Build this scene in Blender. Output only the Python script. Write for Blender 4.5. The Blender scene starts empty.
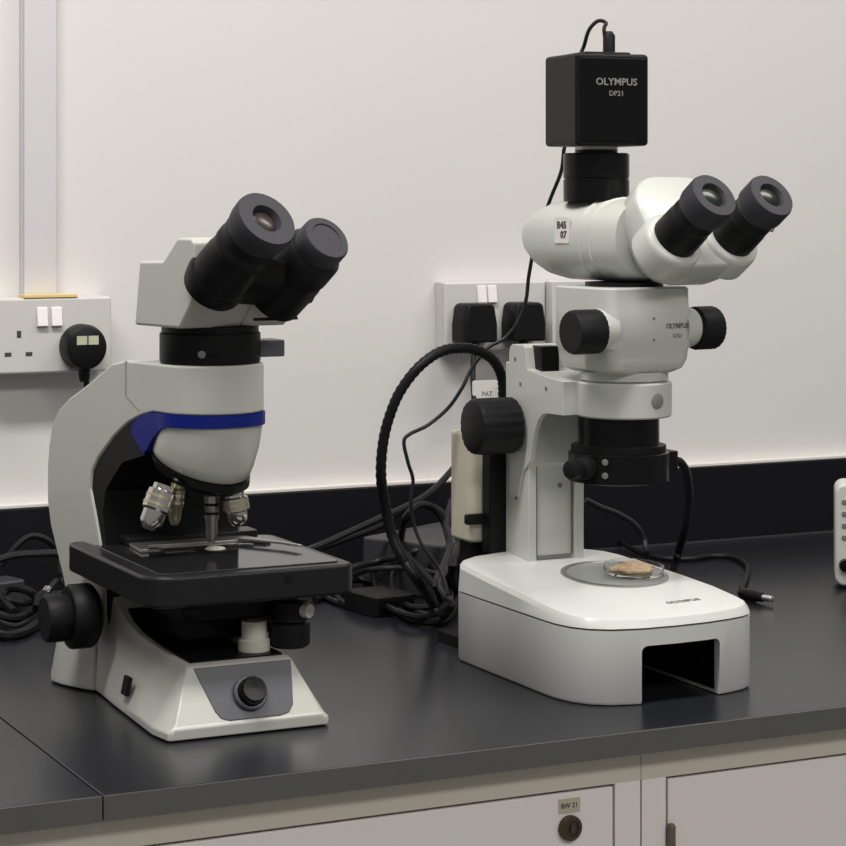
import bpy, bmesh, math, random
from mathutils import Vector, Matrix
random.seed(7)
SC = bpy.context.scene
COL = SC.collection
ZT = 0.90            # height of the worktop above the floor
PI = math.pi

# ------------------------------------------------------------------ materials
def mat(name, color, rough=0.5, metal=0.0, bump=0.0, bscale=200.0, var=0.0, vscale=20.0, coat=0.0, spec=0.5, trans=0.0, ior=1.45, emit=None):
    m = bpy.data.materials.new(name); m.use_nodes = True
    nt = m.node_tree; b = nt.nodes['Principled BSDF']
    b.inputs['Base Color'].default_value = (*color, 1)
    b.inputs['Roughness'].default_value = rough
    b.inputs['Metallic'].default_value = metal
    b.inputs['Coat Weight'].default_value = coat
    b.inputs['Specular IOR Level'].default_value = spec
    b.inputs['Transmission Weight'].default_value = trans
    b.inputs['IOR'].default_value = ior
    tc = nt.nodes.new('ShaderNodeTexCoord')
    if var > 0:
        n = nt.nodes.new('ShaderNodeTexNoise'); n.inputs['Scale'].default_value = vscale; n.inputs['Detail'].default_value = 4
        nt.links.new(tc.outputs['Object'], n.inputs['Vector'])
        r = nt.nodes.new('ShaderNodeMix'); r.data_type = 'RGBA'
        r.inputs['A'].default_value = (*[c * (1 - var) for c in color], 1)
        r.inputs['B'].default_value = (*[min(1, c * (1 + var)) for c in color], 1)
        nt.links.new(n.outputs['Fac'], r.inputs['Factor'])
        nt.links.new(r.outputs['Result'], b.inputs['Base Color'])
    if bump > 0:
        n2 = nt.nodes.new('ShaderNodeTexNoise'); n2.inputs['Scale'].default_value = bscale; n2.inputs['Detail'].default_value = 3
        nt.links.new(tc.outputs['Object'], n2.inputs['Vector'])
        bp = nt.nodes.new('ShaderNodeBump'); bp.inputs['Strength'].default_value = bump; bp.inputs['Distance'].default_value = 0.001
        nt.links.new(n2.outputs['Fac'], bp.inputs['Height']); nt.links.new(bp.outputs['Normal'], b.inputs['Normal'])
    return m

M = {
 'wall': mat('wall_paint', (.705, .692, .678), .6, bump=.12, bscale=160, var=.015, vscale=6),
 'ceiling': mat('ceiling_paint', (.75, .75, .73), .8, bump=.2),
 'floor': mat('floor_vinyl', (.28, .27, .25), .4, var=.1),
 'worktop': mat('worktop_laminate', (.013, .014, .018), .27, bump=.06, bscale=900, var=.15, vscale=14, spec=.45),
 'edge': mat('worktop_edge', (.085, .084, .080), .4, var=.12, vscale=40),
 'upstand': mat('upstand_laminate', (.007, .007, .009), .5, var=.1, spec=.2),
 'sealant': mat('sealant', (.72, .70, .66), .5),
 'trunk': mat('trunking_plastic', (.63, .62, .64), .4, var=.01),
 'socket': mat('socket_plastic', (.60, .59, .57), .35, var=.01),
 'switch': mat('switch_plastic', (.82, .80, .78), .3),
 'dark': mat('dark_slot', (.05, .05, .045), .7),
 'tape': mat('yellow_tape', (.80, .60, .24), .6, var=.08, vscale=60),
 'fuse': mat('fuse_label', (.48, .52, .36), .5, var=.1, vscale=200),
 'cab': mat('cabinet_laminate', (.74, .71, .685), .45, var=.015, vscale=10),
 'rail': mat('rail_laminate', (.53, .50, .43), .5, var=.02, vscale=10),
 'cwhite': mat('compound_enamel', (.475, .48, .44), .38, bump=.05, bscale=1500, coat=.15),
 'swhite': mat('stereo_enamel', (.50, .52, .485), .36, bump=.05, bscale=1500, coat=.15),
 'swhite2': mat('stereo_base_enamel', (.58, .585, .565), .34, bump=.04, bscale=1500, coat=.15),
 'black': mat('black_plastic', (.006, .006, .0065), .42, bump=.1, bscale=1200, spec=.2),
 'gloss': mat('black_gloss', (.005, .005, .0055), .25, spec=.2),
 'knobm': mat('knob_rubber', (.009, .009, .010), .5, bump=.15, bscale=900, spec=.2),
 'rubber': mat('eyecup_rubber', (.024, .024, .030), .6, bump=.1, bscale=900),
 'badgegrey': mat('badge_grey', (.20, .21, .20), .4),
 'seam': mat('seam_grey', (.30, .30, .27), .6),
 'stageplate': mat('stage_plate_black', (.014, .014, .015), .10),
 'stage': mat('stage_enamel', (.014, .014, .016), .28, bump=.05, bscale=1500, spec=.2),
 'panel': mat('panel_grey', (.075, .077, .09), .38),
 'blue': mat('blue_enamel', (.004, .012, .17), .45, spec=.25),
 'chrome': mat('chrome', (.62, .61, .58), .18, metal=1.0),
 'brass': mat('pale_brass', (.50, .46, .30), .3, metal=.8),
 'steel': mat('brushed_steel', (.40, .40, .39), .34, metal=.9),
 'lens': mat('lens_glass', (.030, .018, .016), .28),
 'lensg': mat('green_coated_lens', (.006, .012, .006), .25),
 'frost': mat('frosted_lens', (.62, .60, .52), .4),
 'cream': mat('cream_plastic', (.52, .50, .40), .4, var=.02),
 'paper': mat('paper_label', (.68, .66, .63), .6),
 'ink': mat('ink', (.05, .05, .05), .6),
 'greyink': mat('grey_ink', (.16, .16, .16), .6),
 'whiteink': mat('white_ink', (.24, .24, .24), .6),
 'cable': mat('cable_sheath', (.008, .008, .009), .42, spec=.2),
 'cable2': mat('grey_cable_sheath', (.018, .018, .020), .38, spec=.2),
 'adapter': mat('adapter_plastic', (.040, .040, .045), .42, bump=.2, bscale=700),
 'lock': mat('aged_lock_metal', (.085, .07, .045), .42, metal=.7, var=.3, vscale=300),
 'hinge': mat('brown_hinge', (.16, .12, .09), .5, metal=.3),
 'lockpaper': mat('yellowed_paper', (.44, .41, .32), .7, var=.15, vscale=120),
 'specimen': mat('specimen_tissue', (.66, .46, .28), .35, var=.55, vscale=260, bump=.8, bscale=500),
 'glass': mat('clear_glass', (.95, .97, .96), .02, trans=1.0, ior=1.46),
 'disc': mat('frosted_stage_plate', (.22, .235, .22), .3, var=.05, vscale=60),
 'plug': mat('plug_plastic', (.008, .008, .009), .4, spec=.2),
 'silverplug': mat('silver_plug', (.75, .75, .74), .2, metal=1),
 'device': mat('device_plastic', (.58, .58, .54), .38),
}

# ------------------------------------------------------------------ mesh builder
class MB:
    def __init__(s, xf=None): s.bm = bmesh.new(); s.xf = xf or Matrix()
    def V(s, p): return s.bm.verts.new(s.xf @ Vector(p))
    def F(s, vs):
        try: return s.bm.faces.new(vs)
        except ValueError: return None
    def rings(s, rings, closed=False, caps=True):
        R = [[s.V(p) for p in r] for r in rings]
        n = len(R[0])
        for a, b in list(zip(R, R[1:])) + ([(R[-1], R[0])] if closed else []):
            for i in range(n): s.F([a[i], a[(i+1) % n], b[(i+1) % n], b[i]])
        if caps and not closed: s.F(R[0][::-1]); s.F(R[-1])
        return s
    def box(s, x0, x1, y0, y1, z0, z1):
        return s.rings([[(x0,y0,z),(x1,y0,z),(x1,y1,z),(x0,y1,z)] for z in (z0, z1)])
    def rbox(s, x0, x1, y0, y1, z0, z1, r, n=5, axis='z'):
        # box with rounded corners, seen along axis
        if axis == 'z': a0,a1,b0,b1,c0,c1 = x0,x1,y0,y1,z0,z1; f = lambda a,b,c:(a,b,c)
        elif axis == 'y': a0,a1,b0,b1,c0,c1 = x0,x1,z0,z1,y0,y1; f = lambda a,b,c:(a,c,b)
        else: a0,a1,b0,b1,c0,c1 = y0,y1,z0,z1,x0,x1; f = lambda a,b,c:(c,a,b)
        P = []
        for cx, cy, t in ((a1-r,b1-r,0),(a0+r,b1-r,1),(a0+r,b0+r,2),(a1-r,b0+r,3)):
            for k in range(n+1):
                t_ = (t + k/n) * PI/2; P.append((cx + r*math.cos(t_), cy + r*math.sin(t_)))
        return s.rings([[f(a,b,c) for a,b in P] for c in (c0, c1)])
    def prism(s, poly, c0, c1, axis='z'):
        f = {'z': lambda a,b,c:(a,b,c), 'x': lambda a,b,c:(c,a,b), 'y': lambda a,b,c:(a,c,b)}[axis]
        return s.rings([[f(a,b,c) for a,b in poly] for c in (c0, c1)])
    def lathe(s, p, d, prof, n=40, flute=0.0, nf=0, caps=True):
        # prof: (distance along d, radius)
        p = Vector(p); d = Vector(d).normalized()
        u = d.orthogonal().normalized(); w = d.cross(u)
        R = []
        for t, r in prof:
            ring = []
            for k in range(n):
                a = 2*PI*k/n; rr = r
                if flute and nf: rr = r - (flute if (k * nf * 2 // n) % 2 else 0)
                ring.append(tuple(p + d*t + (u*math.cos(a) + w*math.sin(a)) * max(rr, 1e-5)))
            R.append(ring)
        return s.rings(R, caps=caps)
    def tube(s, pts, r, n=10, sub=6, rib=0.0):
        P = [Vector(p) for p in pts]
        Q = []
        for i in range(len(P)-1):
            p0 = P[max(i-1,0)]; p1 = P[i]; p2 = P[i+1]; p3 = P[min(i+2, len(P)-1)]
            for k in range(sub):
                t = k/sub
                Q.append(.5*((2*p1) + (-p0+p2)*t + (2*p0-5*p1+4*p2-p3)*t*t + (-p0+3*p1-3*p2+p3)*t**3))
        Q.append(P[-1])
        R = []; u = None
        for i, q in enumerate(Q):
            d = (Q[min(i+1,len(Q)-1)] - Q[max(i-1,0)]).normalized()
            if u is None: u = d.orthogonal().normalized()
            else:
                u = (u - d*u.dot(d))
                u = u.normalized() if u.length > 1e-6 else d.orthogonal().normalized()
            w = d.cross(u); rr = r - (rib if i % 2 else 0)
            R.append([tuple(q + (u*math.cos(2*PI*k/n) + w*math.sin(2*PI*k/n))*rr) for k in range(n)])
        return s.rings(R)
    def build(s, name, m, parent=None, bevel=0.0, seg=2, smooth=38, label=None, mesh_only=False, loc=None):
        bm = s.bm
        bmesh.ops.recalc_face_normals(bm, faces=bm.faces[:])
        me = bpy.data.meshes.new(name); bm.to_mesh(me); bm.free()
        return link_mesh(name, me, m, parent, bevel, seg, smooth, label)

def link_mesh(name, me, m, parent=None, bevel=0.0, seg=2, smooth=38, label=None):
    me.materials.clear(); me.materials.append(m if not isinstance(m, str) else M[m])
    me.polygons.foreach_set('use_smooth', [True]*len(me.polygons))
    me.set_sharp_from_angle(angle=math.radians(smooth))
    o = bpy.data.objects.new(name, me); COL.objects.link(o)
    if parent: o.parent = parent
    if bevel > 0:
        b = o.modifiers.new('bevel', 'BEVEL'); b.width = bevel; b.segments = seg
        b.limit_method = 'ANGLE'; b.angle_limit = math.radians(smooth); b.harden_normals = True
    if label: o['label'] = label
    return o

def mesh_of(mb):
    bmesh.ops.recalc_face_normals(mb.bm, faces=mb.bm.faces[:])
    me = bpy.data.meshes.new('tmp'); mb.bm.to_mesh(me); mb.bm.free(); return me
def boolean(a, b, op):
    oa = bpy.data.objects.new('ta', a); ob = bpy.data.objects.new('tb', b)
    COL.objects.link(oa); COL.objects.link(ob)
    md = oa.modifiers.new('b', 'BOOLEAN'); md.operation = op; md.object = ob; md.solver = 'EXACT'
    dg = bpy.context.evaluated_depsgraph_get()
    me = bpy.data.meshes.new_from_object(oa.evaluated_get(dg))
    bpy.data.objects.remove(oa); bpy.data.objects.remove(ob)
    return me

def thing(name, label, cat, loc, group=None, rz=0):
    o = bpy.data.objects.new(name, None); COL.objects.link(o)
    o.empty_display_size = .02
    o.location = loc; o.rotation_euler = (0, 0, rz)
    o['label'] = label; o['category'] = cat
    if group: o['group'] = group
    return o
def tag(o, label, cat, group=None):
    o['label'] = label; o['category'] = cat
    if group: o['group'] = group
    return o
def struct(o): o['kind'] = 'structure'; return o

def text(name, body, size, m, parent, matrix, label=None, bold=0.0, sx=1.0):
    cu = bpy.data.curves.new('t', 'FONT'); cu.body = body; cu.size = size; cu.extrude = .0002
    cu.align_x = 'CENTER'; cu.align_y = 'CENTER'; cu.offset = bold; cu.resolution_u = 2
    o = bpy.data.objects.new('t', cu); COL.objects.link(o)
    dg = bpy.context.evaluated_depsgraph_get()
    me = bpy.data.meshes.new_from_object(o.evaluated_get(dg)); bpy.data.objects.remove(o)
    me.transform(matrix @ Matrix.Diagonal((sx, 1, 1, 1)))
    return link_mesh(name, me, m, parent, label=label)
def face_front(x, y, z): return Matrix.Translation((x, y, z)) @ Matrix.Rotation(PI/2, 4, 'X')   # text facing -Y

# ------------------------------------------------------------------ the room
YW = 2.278
struct(MB().box(-1.2, 4.2, YW, YW+.1, 0, 2.7).build('wall_back', 'wall'))
struct(MB().box(-1.2, 4.2, -1.6, YW, -.05, 0).build('floor', 'floor'))
struct(MB().box(-1.2, 4.2, -1.6, YW+.1, 2.7, 2.78).build('ceiling', 'ceiling'))
# upstand along the wall and the pale sealant bead on it
struct(MB().box(-1.1, 4.1, YW-.018, YW, ZT+.0005, ZT+.0905).build('upstand_trim', 'upstand', bevel=.0012)); 
bpy.data.objects['upstand_trim'].name = 'trim_1'
struct(MB().box(-1.1, 4.1, YW-.014, YW, ZT+.0905, ZT+.0945).build('trim_2', 'sealant', bevel=.001))

struct(MB().box(-1.1, 4.1, YW-.0205, YW-.0182, ZT+.0003, ZT+.0030).build('trim_3', 'adapter'))

# worktops
def worktop(x0, x1, lab):
    t = thing('worktop', lab, 'worktop', ((x0+x1)/2, 1.472, ZT), 'dark laminate worktops')
    a = -(x1-x0)/2; b = -a
    MB().box(a+.0006, b-.0006, .0015, YW-.018-1.472+.0175, -.018, 0).build('slab', 'worktop', t, bevel=.001)
    MB().box(a+.0006, b-.0006, 0, .0015, -.018, -.0003).build('edge_band', 'edge', t)
    return t
worktop(-1.1, .474, 'short dark worktop piece left of the seam, at the bottom left corner of the photo')
worktop(.474, 4.1, 'long dark laminate worktop right of the seam, carrying both microscopes')

# cabinets
def cabinet(x0, x1, lab, doors):
    t = thing('base_cabinet', lab, 'cabinet', ((x0+x1)/2, 1.487, .0), 'white base cabinets under the worktop')
    a = -(x1-x0)/2+.0003; b = -a
    MB().box(a, b, .018, .60, .0, ZT-.0185).build('body', 'cab', t)
    MB().box(a, b, .001, .018, ZT-.0425, ZT-.0185).build('top_rail', 'rail', t, label='beige strip under the worktop')
    return t
c1 = cabinet(.30, .9145, 'white base cabinet with round lock on its door, below the worktop', 1)
cx = (.30+.9145)/2
MB().box(.889-cx+.002, .9145-cx-.0008, .001, .018, .08, ZT-.0425).build('stile', 'cab', c1)
d1 = MB().box(.335-cx, .889-cx, .0005, .0185, .10, ZT-.0445).build('door', 'cab', c1, bevel=.001)
k = MB().lathe((.850-cx, .0005, ZT-.0715), (0,-1,0), [(0,.0098),(.003,.0098),(.004,.0088),(.0042,.0062),(.0032,.006),(.0034,.0)], 32).build('lock', 'lock', d1, label='round dark metal cam lock')
MB().box(.850-cx-.0012, .850-cx+.0012, -.0052, -.0026, ZT-.0745, ZT-.0685).build('keyhole', 'dark', d1)
MB().box(.850-cx-.0095, .850-cx+.0095, .0001, .0006, ZT-.0600, ZT-.0490).build('paper_label', 'lockpaper', d1, label='small yellowed paper label above the lock')
text('label_writing', 'BW 21', .0052, 'ink', d1, face_front(.850-cx, -.0001, ZT-.0545))
c2 = cabinet(.9145, 1.56, 'white base cabinet with brown hinge at its door edge, at the right below the worktop', 1)
cx = (.9145+1.56)/2
MB().box(.9145-cx+.0008, .939-cx-.002, .001, .018, .08, ZT-.0425).build('stile', 'cab', c2)
d2 = MB().box(.939-cx, 1.53-cx, .0005, .0185, .10, ZT-.0445).build('door', 'cab', c2, bevel=.001)
MB().lathe((.9405-cx, -.0015, ZT-.135), (0,0,1), [(0,.003),(.001,.0036),(.054,.0036),(.056,.002)], 16).build('hinge', 'hinge', d2, label='brown barrel hinge')

# ------------------------------------------------------------------ trunking and sockets
t = thing('cable_trunking', 'pale vertical plastic trunking running up the wall from the left socket', 'trunking', (.6615, YW, ZT+.3100))
MB().box(-.0175, .0175, -.014, -.0005, .0006, 1.48).build('cover', 'trunk', t, bevel=.0015)
MB().box(-.0187, -.0176, -.008, -.0005, .0006, 1.48).build('edge', 'trunk', t)
MB().box(.0176, .0187, -.008, -.0005, .0006, 1.48).build('edge', 'trunk', t)

def socket(name, lab, x0, x1, zt, h=.078, pins=(), depth=.038):
    xc = (x0+x1)/2
    t = thing(name, lab, 'socket', (xc, YW, ZT+zt-h), None)
    w = (x1-x0)/2
    MB().box(-w, w, -depth+.009, -.0005, 0, h).build('back_box', 'socket', t, bevel=.0015)
    MB().rbox(-w, w, -depth, -depth+.0088, 0, h, .003, axis='y').build('face_plate', 'socket', t, bevel=.003, seg=3)
    return t
s1 = socket('double_socket', 'white double wall socket at the left, with yellow tape on its top edge', .594, .7310, .3095)
def rocker(t, x, z, depth):
    s = MB(); s.rings([[(x-.0058, -depth, z-.0105),(x+.0058, -depth, z-.0105),(x+.0058, -depth, z+.0105),(x-.0058, -depth, z+.0105)],
             [(x-.0056, -depth-.005, z-.009),(x+.0056, -depth-.005, z-.009),(x+.0056, -depth-.0015, z+.0098),(x-.0056, -depth-.0015, z+.0098)]])
    return s.build('rocker_switch', 'switch', t, bevel=.0006)
rocker(s1, -.0066, .0580, .038); rocker(s1, .0086, .0580, .038)
MB().box(.6317-.6625-.0022, .6317-.6625+.0022, -.0384, -.0375, .0375, .0445).build('pin_hole', 'dark', s1)
MB().box(.6202-.6625-.0035, .6202-.6625+.0035, -.0384, -.0375, .0185, .0225).build('pin_hole', 'dark', s1)
MB().box(.6422-.6625-.0035, .6422-.6625+.0035, -.0384, -.0375, .0185, .0225).build('pin_hole', 'dark', s1)
tag(MB().box(.637, .694, YW-.0385, YW-.0155, ZT+.3097, ZT+.3122).build('yellow_tape', 'tape'), 'strip of yellow tape lying along the top of the left socket', 'tape')
bpy.data.objects['yellow_tape'].location = (0,0,0)

# round black plug
p = thing('mains_plug', 'round black plug with a pale fuse label in the left socket', 'plug', (.6965, YW-.038, ZT+.2585), 'black plugs in the wall sockets')
pts = []
for k in range(40):
    a = 2*PI*k/40; r = .0225
    pts.append((r*1.0*math.cos(a), r*math.sin(a)*(1.04 if math.sin(a) > 0 else 1.06)))
s = MB(); s.rings([[(x*f, -y, z*f) for x, z in pts] for y, f in ((.0003,1),(.018,1),(.024,.93),(.026,.8))]); s.build('plug_body', 'plug', p)
MB().box(-.0115, .0115, -.0268, -.0255, .003, .012).build('fuse_label', 'fuse', p, label='pale green fuse label')
MB().box(-.0006, .0006, -.0271, -.0266, .003, .012).build('label_line', 'plug', p)
MB().lathe((.001, -.012, -.020), (0,0,-1), [(0,.0065),(.012,.0058),(.016,.0045)], 16).build('cord_grip', 'plug', p)
tag(MB().tube([(.7000, YW-.050, ZT+.2223), (.7010, YW-.050, ZT+.18), (.716, YW-.045, ZT+.12), (.73, YW-.05, ZT+.05), (.76, YW-.07, ZT+.0075), (.80, YW-.12, ZT+.005)], .0032).build('plug_cord', 'cable'),
    'black cord running down from the round plug behind the left microscope', 'cable')

s2 = socket('double_socket', 'white double wall socket behind the right microscope, both plugs in', 1.1260, 1.2560, .3178, depth=.026)
for x in (1.1690, 1.1822): rocker(s2, x+.0030-1.1910, .0635, .026)
t = thing('blank_wall_box', 'white blank box beside the double socket, mostly behind the right microscope', 'wall box', (1.3000, YW, ZT+.2395))
MB().box(-.0425, .0425, -.034, -.0005, 0, .078).build('back_box', 'socket', t, bevel=.0015)
MB().rbox(-.0425, .0425, -.038, -.0342, 0, .078, .003, axis='y').build('face_plate', 'socket', t, bevel=.0015)
def square_plug(x0, x1, lab):
    xc = (x0+x1)/2; w = (x1-x0)/2
    p = thing('mains_plug', lab, 'plug', (xc, YW-.026, ZT+.2485), 'black plugs in the wall sockets')
    s = MB()
    def sec(y, f, top):
        return [(-w*f, -y, 0.002),(w*f, -y, 0.002),(w*f*1.0, -y, .022),(w*f*top, -y, .042),(w*f*top*.8, -y, .046),(-w*f*top*.8, -y, .046),(-w*f*top, -y, .042),(-w*f, -y, .022)]
    s.rings([sec(.0003, 1, .86), sec(.026, 1, .86), sec(.032, .9, .82)]); s.build('plug_body', 'plug', p, bevel=.003, seg=3)
    MB().lathe((0, -.014, .003), (0,0,-1), [(0,.006),(.010,.0055),(.014,.004)], 16).build('cord_grip', 'plug', p)
    return p
square_plug(1.1335, 1.1780, 'black rectangular plug in the right socket, the left one of the pair')
square_plug(1.1965, 1.2405, 'black rectangular plug in the right socket, nearer the right microscope column')

# ------------------------------------------------------------------ compound microscope (left)
CM = thing('compound_microscope', 'white binocular compound microscope with blue stripe and black stage, at the left', 'microscope', (.625, 1.598, ZT))
AU, AV = .008, .090        # optical axis in the microscope's own frame
def plan(r, off=0, vback=.30, hb=.086):
    P = [(AU - hb - off, vback + off)]
    for k in range(0, 25):
        a = PI + PI*k/24; P.append((AU + (r+off)*math.cos(a), AV + (r+off)*math.sin(a)))
    P.append((AU + hb + off, vback + off)); return P
outer = [(.03,.2785),(.143,.2785),(.165,.2745),(.184,.265),(.2165,.2495),(.2350,.2415),(.2540,.2300),(.266,.2150),(.271,.197),(.2735,.18),(.2735,.151),(.268,.13),(.2577,.110),(.248,.092),(.242,.078),(.236,.055),
         (.175,.055),(.176,.09),(.183,.123),(.187,.135),(.1925,.150),(.1997,.168),(.1965,.184),(.187,.195),(.175,.2045),(.163,.2140),(.151,.2215),(.139,.2280),(.127,.2325),(.116,.236),(.100,.2395),(.03,.2395)]
arm = boolean(mesh_of(MB().prism(outer, -.3, .3, 'x')), mesh_of(MB().prism(plan(.043), .04, .30)), 'INTERSECT')
link_mesh('arm', arm, 'cwhite', CM, bevel=.0022, seg=3, smooth=30)
# thin cover seam on the side of the arm
stripe = [(.03,.2295),(.076,.2295),(.087,.2265),(.098,.2195),(.1065,.2095),(.1135,.2055),(.1320,.2215),(.128,.2290),(.119,.2345),(.104,.2385),(.095,.2394),(.03,.2394)]
st = boolean(mesh_of(MB().prism(stripe, -.3, .3, 'x')), mesh_of(MB().prism(plan(.043, .0012), .04, .30)), 'INTERSECT')
link_mesh('blue_stripe', st, 'blue', CM, label='dark blue stripe around the head block', smooth=30)
# black lining inside the C of the arm
inner = [(.132,.2295),(.139,.2275),(.151,.2212),(.163,.2137),(.175,.2042),(.187,.1947),(.1963,.1838),(.1995,.168),(.1923,.150),(.1868,.135),(.1828,.123),(.1758,.09),(.1752,.056),(.170,.056),(.171,.09),(.176,.124),(.182,.150),(.178,.168),(.165,.182),(.150,.195),(.130,.200),(.115,.204)]
ln = boolean(mesh_of(MB().prism(inner, -.3, .3, 'x')), mesh_of(MB().prism(plan(.043, -.002), .04, .30)), 'INTERSECT')
link_mesh('arm_lining', ln, 'black', CM, label='black inner lining of the arm', smooth=30)
# white nose bulb below the stripe and black turret under it
def tp(u, v): return .1930 - .16*(u-AU) + .36*(v-AV)
N = 48
def circ(r, zf, q=0.0):
    A, B = AU - .0045*q, AV + .0100*q
    return [(A + r*math.cos(2*PI*k/N), B + r*math.sin(2*PI*k/N), zf(A + r*math.cos(2*PI*k/N), B + r*math.sin(2*PI*k/N))) for k in range(N)]
MB().rings([circ(.0422, lambda u,v: .2292), circ(.0418, lambda u,v: .2292*.6+tp(u,v)*.4, .3), circ(.0405, lambda u,v: .2292*.25+tp(u,v)*.75, .7), circ(.0390, lambda u,v: tp(u,v)+.002, .95), circ(.0370, tp, 1)]).build('nose_housing', 'cwhite', CM, smooth=50)
MB().rings([circ(.037, lambda u,v: tp(u,v)-.0002, 1), circ(.0400, lambda u,v: tp(u,v)-.0004, 1), circ(.0395, lambda u,v: tp(u,v)-.0060, 1), circ(.034, lambda u,v: tp(u,v)-.011, 1), circ(.020, lambda u,v: tp(u,v)-.015, 1)]).build('nosepiece', 'gloss', CM, smooth=50)
# fine seam of the arm cover on its left side
sm_ = MB()
def sp(v, z, o): u = AU - (.043 + .043*(v-.09)/.21) - o; return (u, v, z)
for (va, za), (vb, zb) in (((.1413,.2780),(.1413,.2500)), ((.1413,.2500),(.1200,.2395))):
    dx, dz = vb-va, zb-za; L = math.hypot(dx, dz); nx, nz = -dz/L*.0011, dx/L*.0005
    sm_.rings([[sp(va-nx, za-nz, o), sp(va+nx, za+nz, o), sp(vb+nx, zb+nz, o), sp(vb-nx, zb-nz, o)] for o in (-.0004, .0003)])
sm_.build('arm_seam', 'seam', CM)
def objective(p, d, L, r, m1, m2, lab):
    o = MB().lathe(p, d, [(0,r*.8),(.004,r*.8),(.005,r),(L*.55,r),(L*.6,r*.82),(L*.85,r*.78),(L,r*.45)], 28).build('objective', m1, CM, label=lab)
    for q in (.25, .42):
        MB().lathe(Vector(p)+Vector(d).normalized()*L*q, d, [(0,r*1.03),(.0022,r*1.03)], 28).build('ring', m2, o)
    return o
objective((-.031,.088,.1815), (-.42,-.10,-.90), .036, .0115, 'chrome', 'brass', 'silver objective pointing down left')
objective((-.016,.100,.182), (-.05,.1,-1), .034, .0065, 'brass', 'chrome', 'short pale objective')
objective((.010,.092,.176), (0,0,-1), .042, .0060, 'steel', 'black', 'slim silver objective over the stage opening')
objective((.025,.082,.1745), (.15,-.05,-.98), .027, .0105, 'chrome', 'brass', 'silver objective pointing down right')

# base
def sec(v, hb, ht, zt, z0=.0012, c=AU-.003):
    L = [(-hb, z0), (-hb, z0+.006)] + [(-(hb + (ht-hb)*f**1.0), z0+.006 + (zt-z0-.006)*f) for f in (.5,)] + [(-ht, zt)]
    R = [(-x, z) for x, z in L[::-1]]
    return [(c + x, v, z) for x, z in L + R]
front = [sec(-.005,.0625,.0605,.0095), sec(-.003,.0665,.0600,.0125), sec(.018,.0695,.043,.051), sec(.022,.070,.042,.0525), sec(.06,.068,.042,.0530), sec(.10,.066,.043,.0550), sec(.13,.0645,.045,.0585), sec(.15,.063,.047,.0640), sec(.163,.062,.049,.0720), sec(.172,.0615,.052,.0830), sec(.180,.061,.054,.1000), sec(.19,.061,.055,.100)]
MB().rings(front).build('base', 'cwhite', CM, bevel=.0016, seg=2, smooth=30)
rear = [sec(.1905,.063,.057,.10), sec(.205,.071,.060,.10), sec(.225,.080,.064,.10), sec(.243,.083,.066,.10), sec(.250,.081,.064,.095)]
MB().rings(rear).build('rear_base', 'cwhite', CM, bevel=.0016, seg=2, smooth=30)
for u_, v_ in ((-.045,.02),(.055,.02),(-.058,.225),(.065,.225)):
    MB().lathe((u_, v_, 0), (0,0,1), [(0,.008),(.0018,.008)], 20).build('rubber_foot', 'black', CM)
MB().rings([[(AU-.003-h_, v_, z_-.004), (AU-.003+h_, v_, z_-.004), (AU-.003+h_, v_, z_+.0012), (AU-.003-h_, v_, z_+.0012)] for v_, h_, z_ in ((.024,.0385,.0525),(.06,.0385,.053),(.10,.0390,.055),(.13,.0400,.0585),(.15,.041,.064),(.162,.042,.0715))]).build('base_well', 'black', CM, label='black recess cover on top of the base')
# grey front panel on the sloping face
import itertools
P0 = Vector((AU-.003, -.003, .0125)); P1 = Vector((AU-.003, .018, .051)); dd = (P1-P0).normalized(); nn = Vector((0, -dd.z, dd.y))
PX = Matrix(((1,0,0,0.0),(0,dd.y,nn.y,P0.y),(0,dd.z,nn.z,P0.z),(0,0,0,1)))   # local x, along slope, outwards
pan = [(-.033,.0425),(-.0295,.031),(-.0215,.007),(-.0175,.0015),(-.011,-.0008),(.030,-.0008),(.038,.0010),(.0425,.007),(.0450,.023),(.0475,.0425)]
MB(PX).rings([[(x, y, c) for x, y in pan] for c in (-.002, .0008)]).build('front_panel', 'panel', CM, bevel=.0006, label='dark grey panel on the base front')
ring = MB(PX).lathe((.0085,.0185,.0008), (0,0,1), [(0,.0138),(.003,.0138),(.0042,.0128),(.0042,.0112),(.002,.0110)], 40).build('dial_ring', 'panel', CM)
MB(PX).lathe((.0085,.0185,.0008), (0,0,1), [(0,.0112),(.010,.0108),(.013,.0095),(.0135,.0)], 40, .0004, 14).build('dimmer_dial', 'gloss', CM)
MB(Matrix.Translation((-.0605,.097,.0240)) @ Matrix.Rotation(math.radians(12), 4, 'Y')).rbox(-.0010, .0026, -.0062, .0062, -.0075, .0075, .001, axis='x').build('power_switch', 'black', CM, bevel=.0005, label='black rocker power switch on the side')
# focus knobs, both sides
for sgn in (-1, 1):
    c0 = AU - .003
    cz = MB().lathe((c0 + sgn*.066, .172, .068), (sgn,0,0), [(0,.020),(.004,.0255),(.006,.0265),(.022,.0265),(.024,.0250),(.024,.019)], 48, .0008, 24).build('coarse_focus_knob', 'knobm', CM)
    MB().lathe((c0 + sgn*.0895, .172, .068), (sgn,0,0), [(0,.0175),(.004,.0195),(.018,.0195),(.0205,.018),(.0205,.0)], 48, .0006, 24).build('fine_focus_knob', 'knobm', cz)
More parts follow.
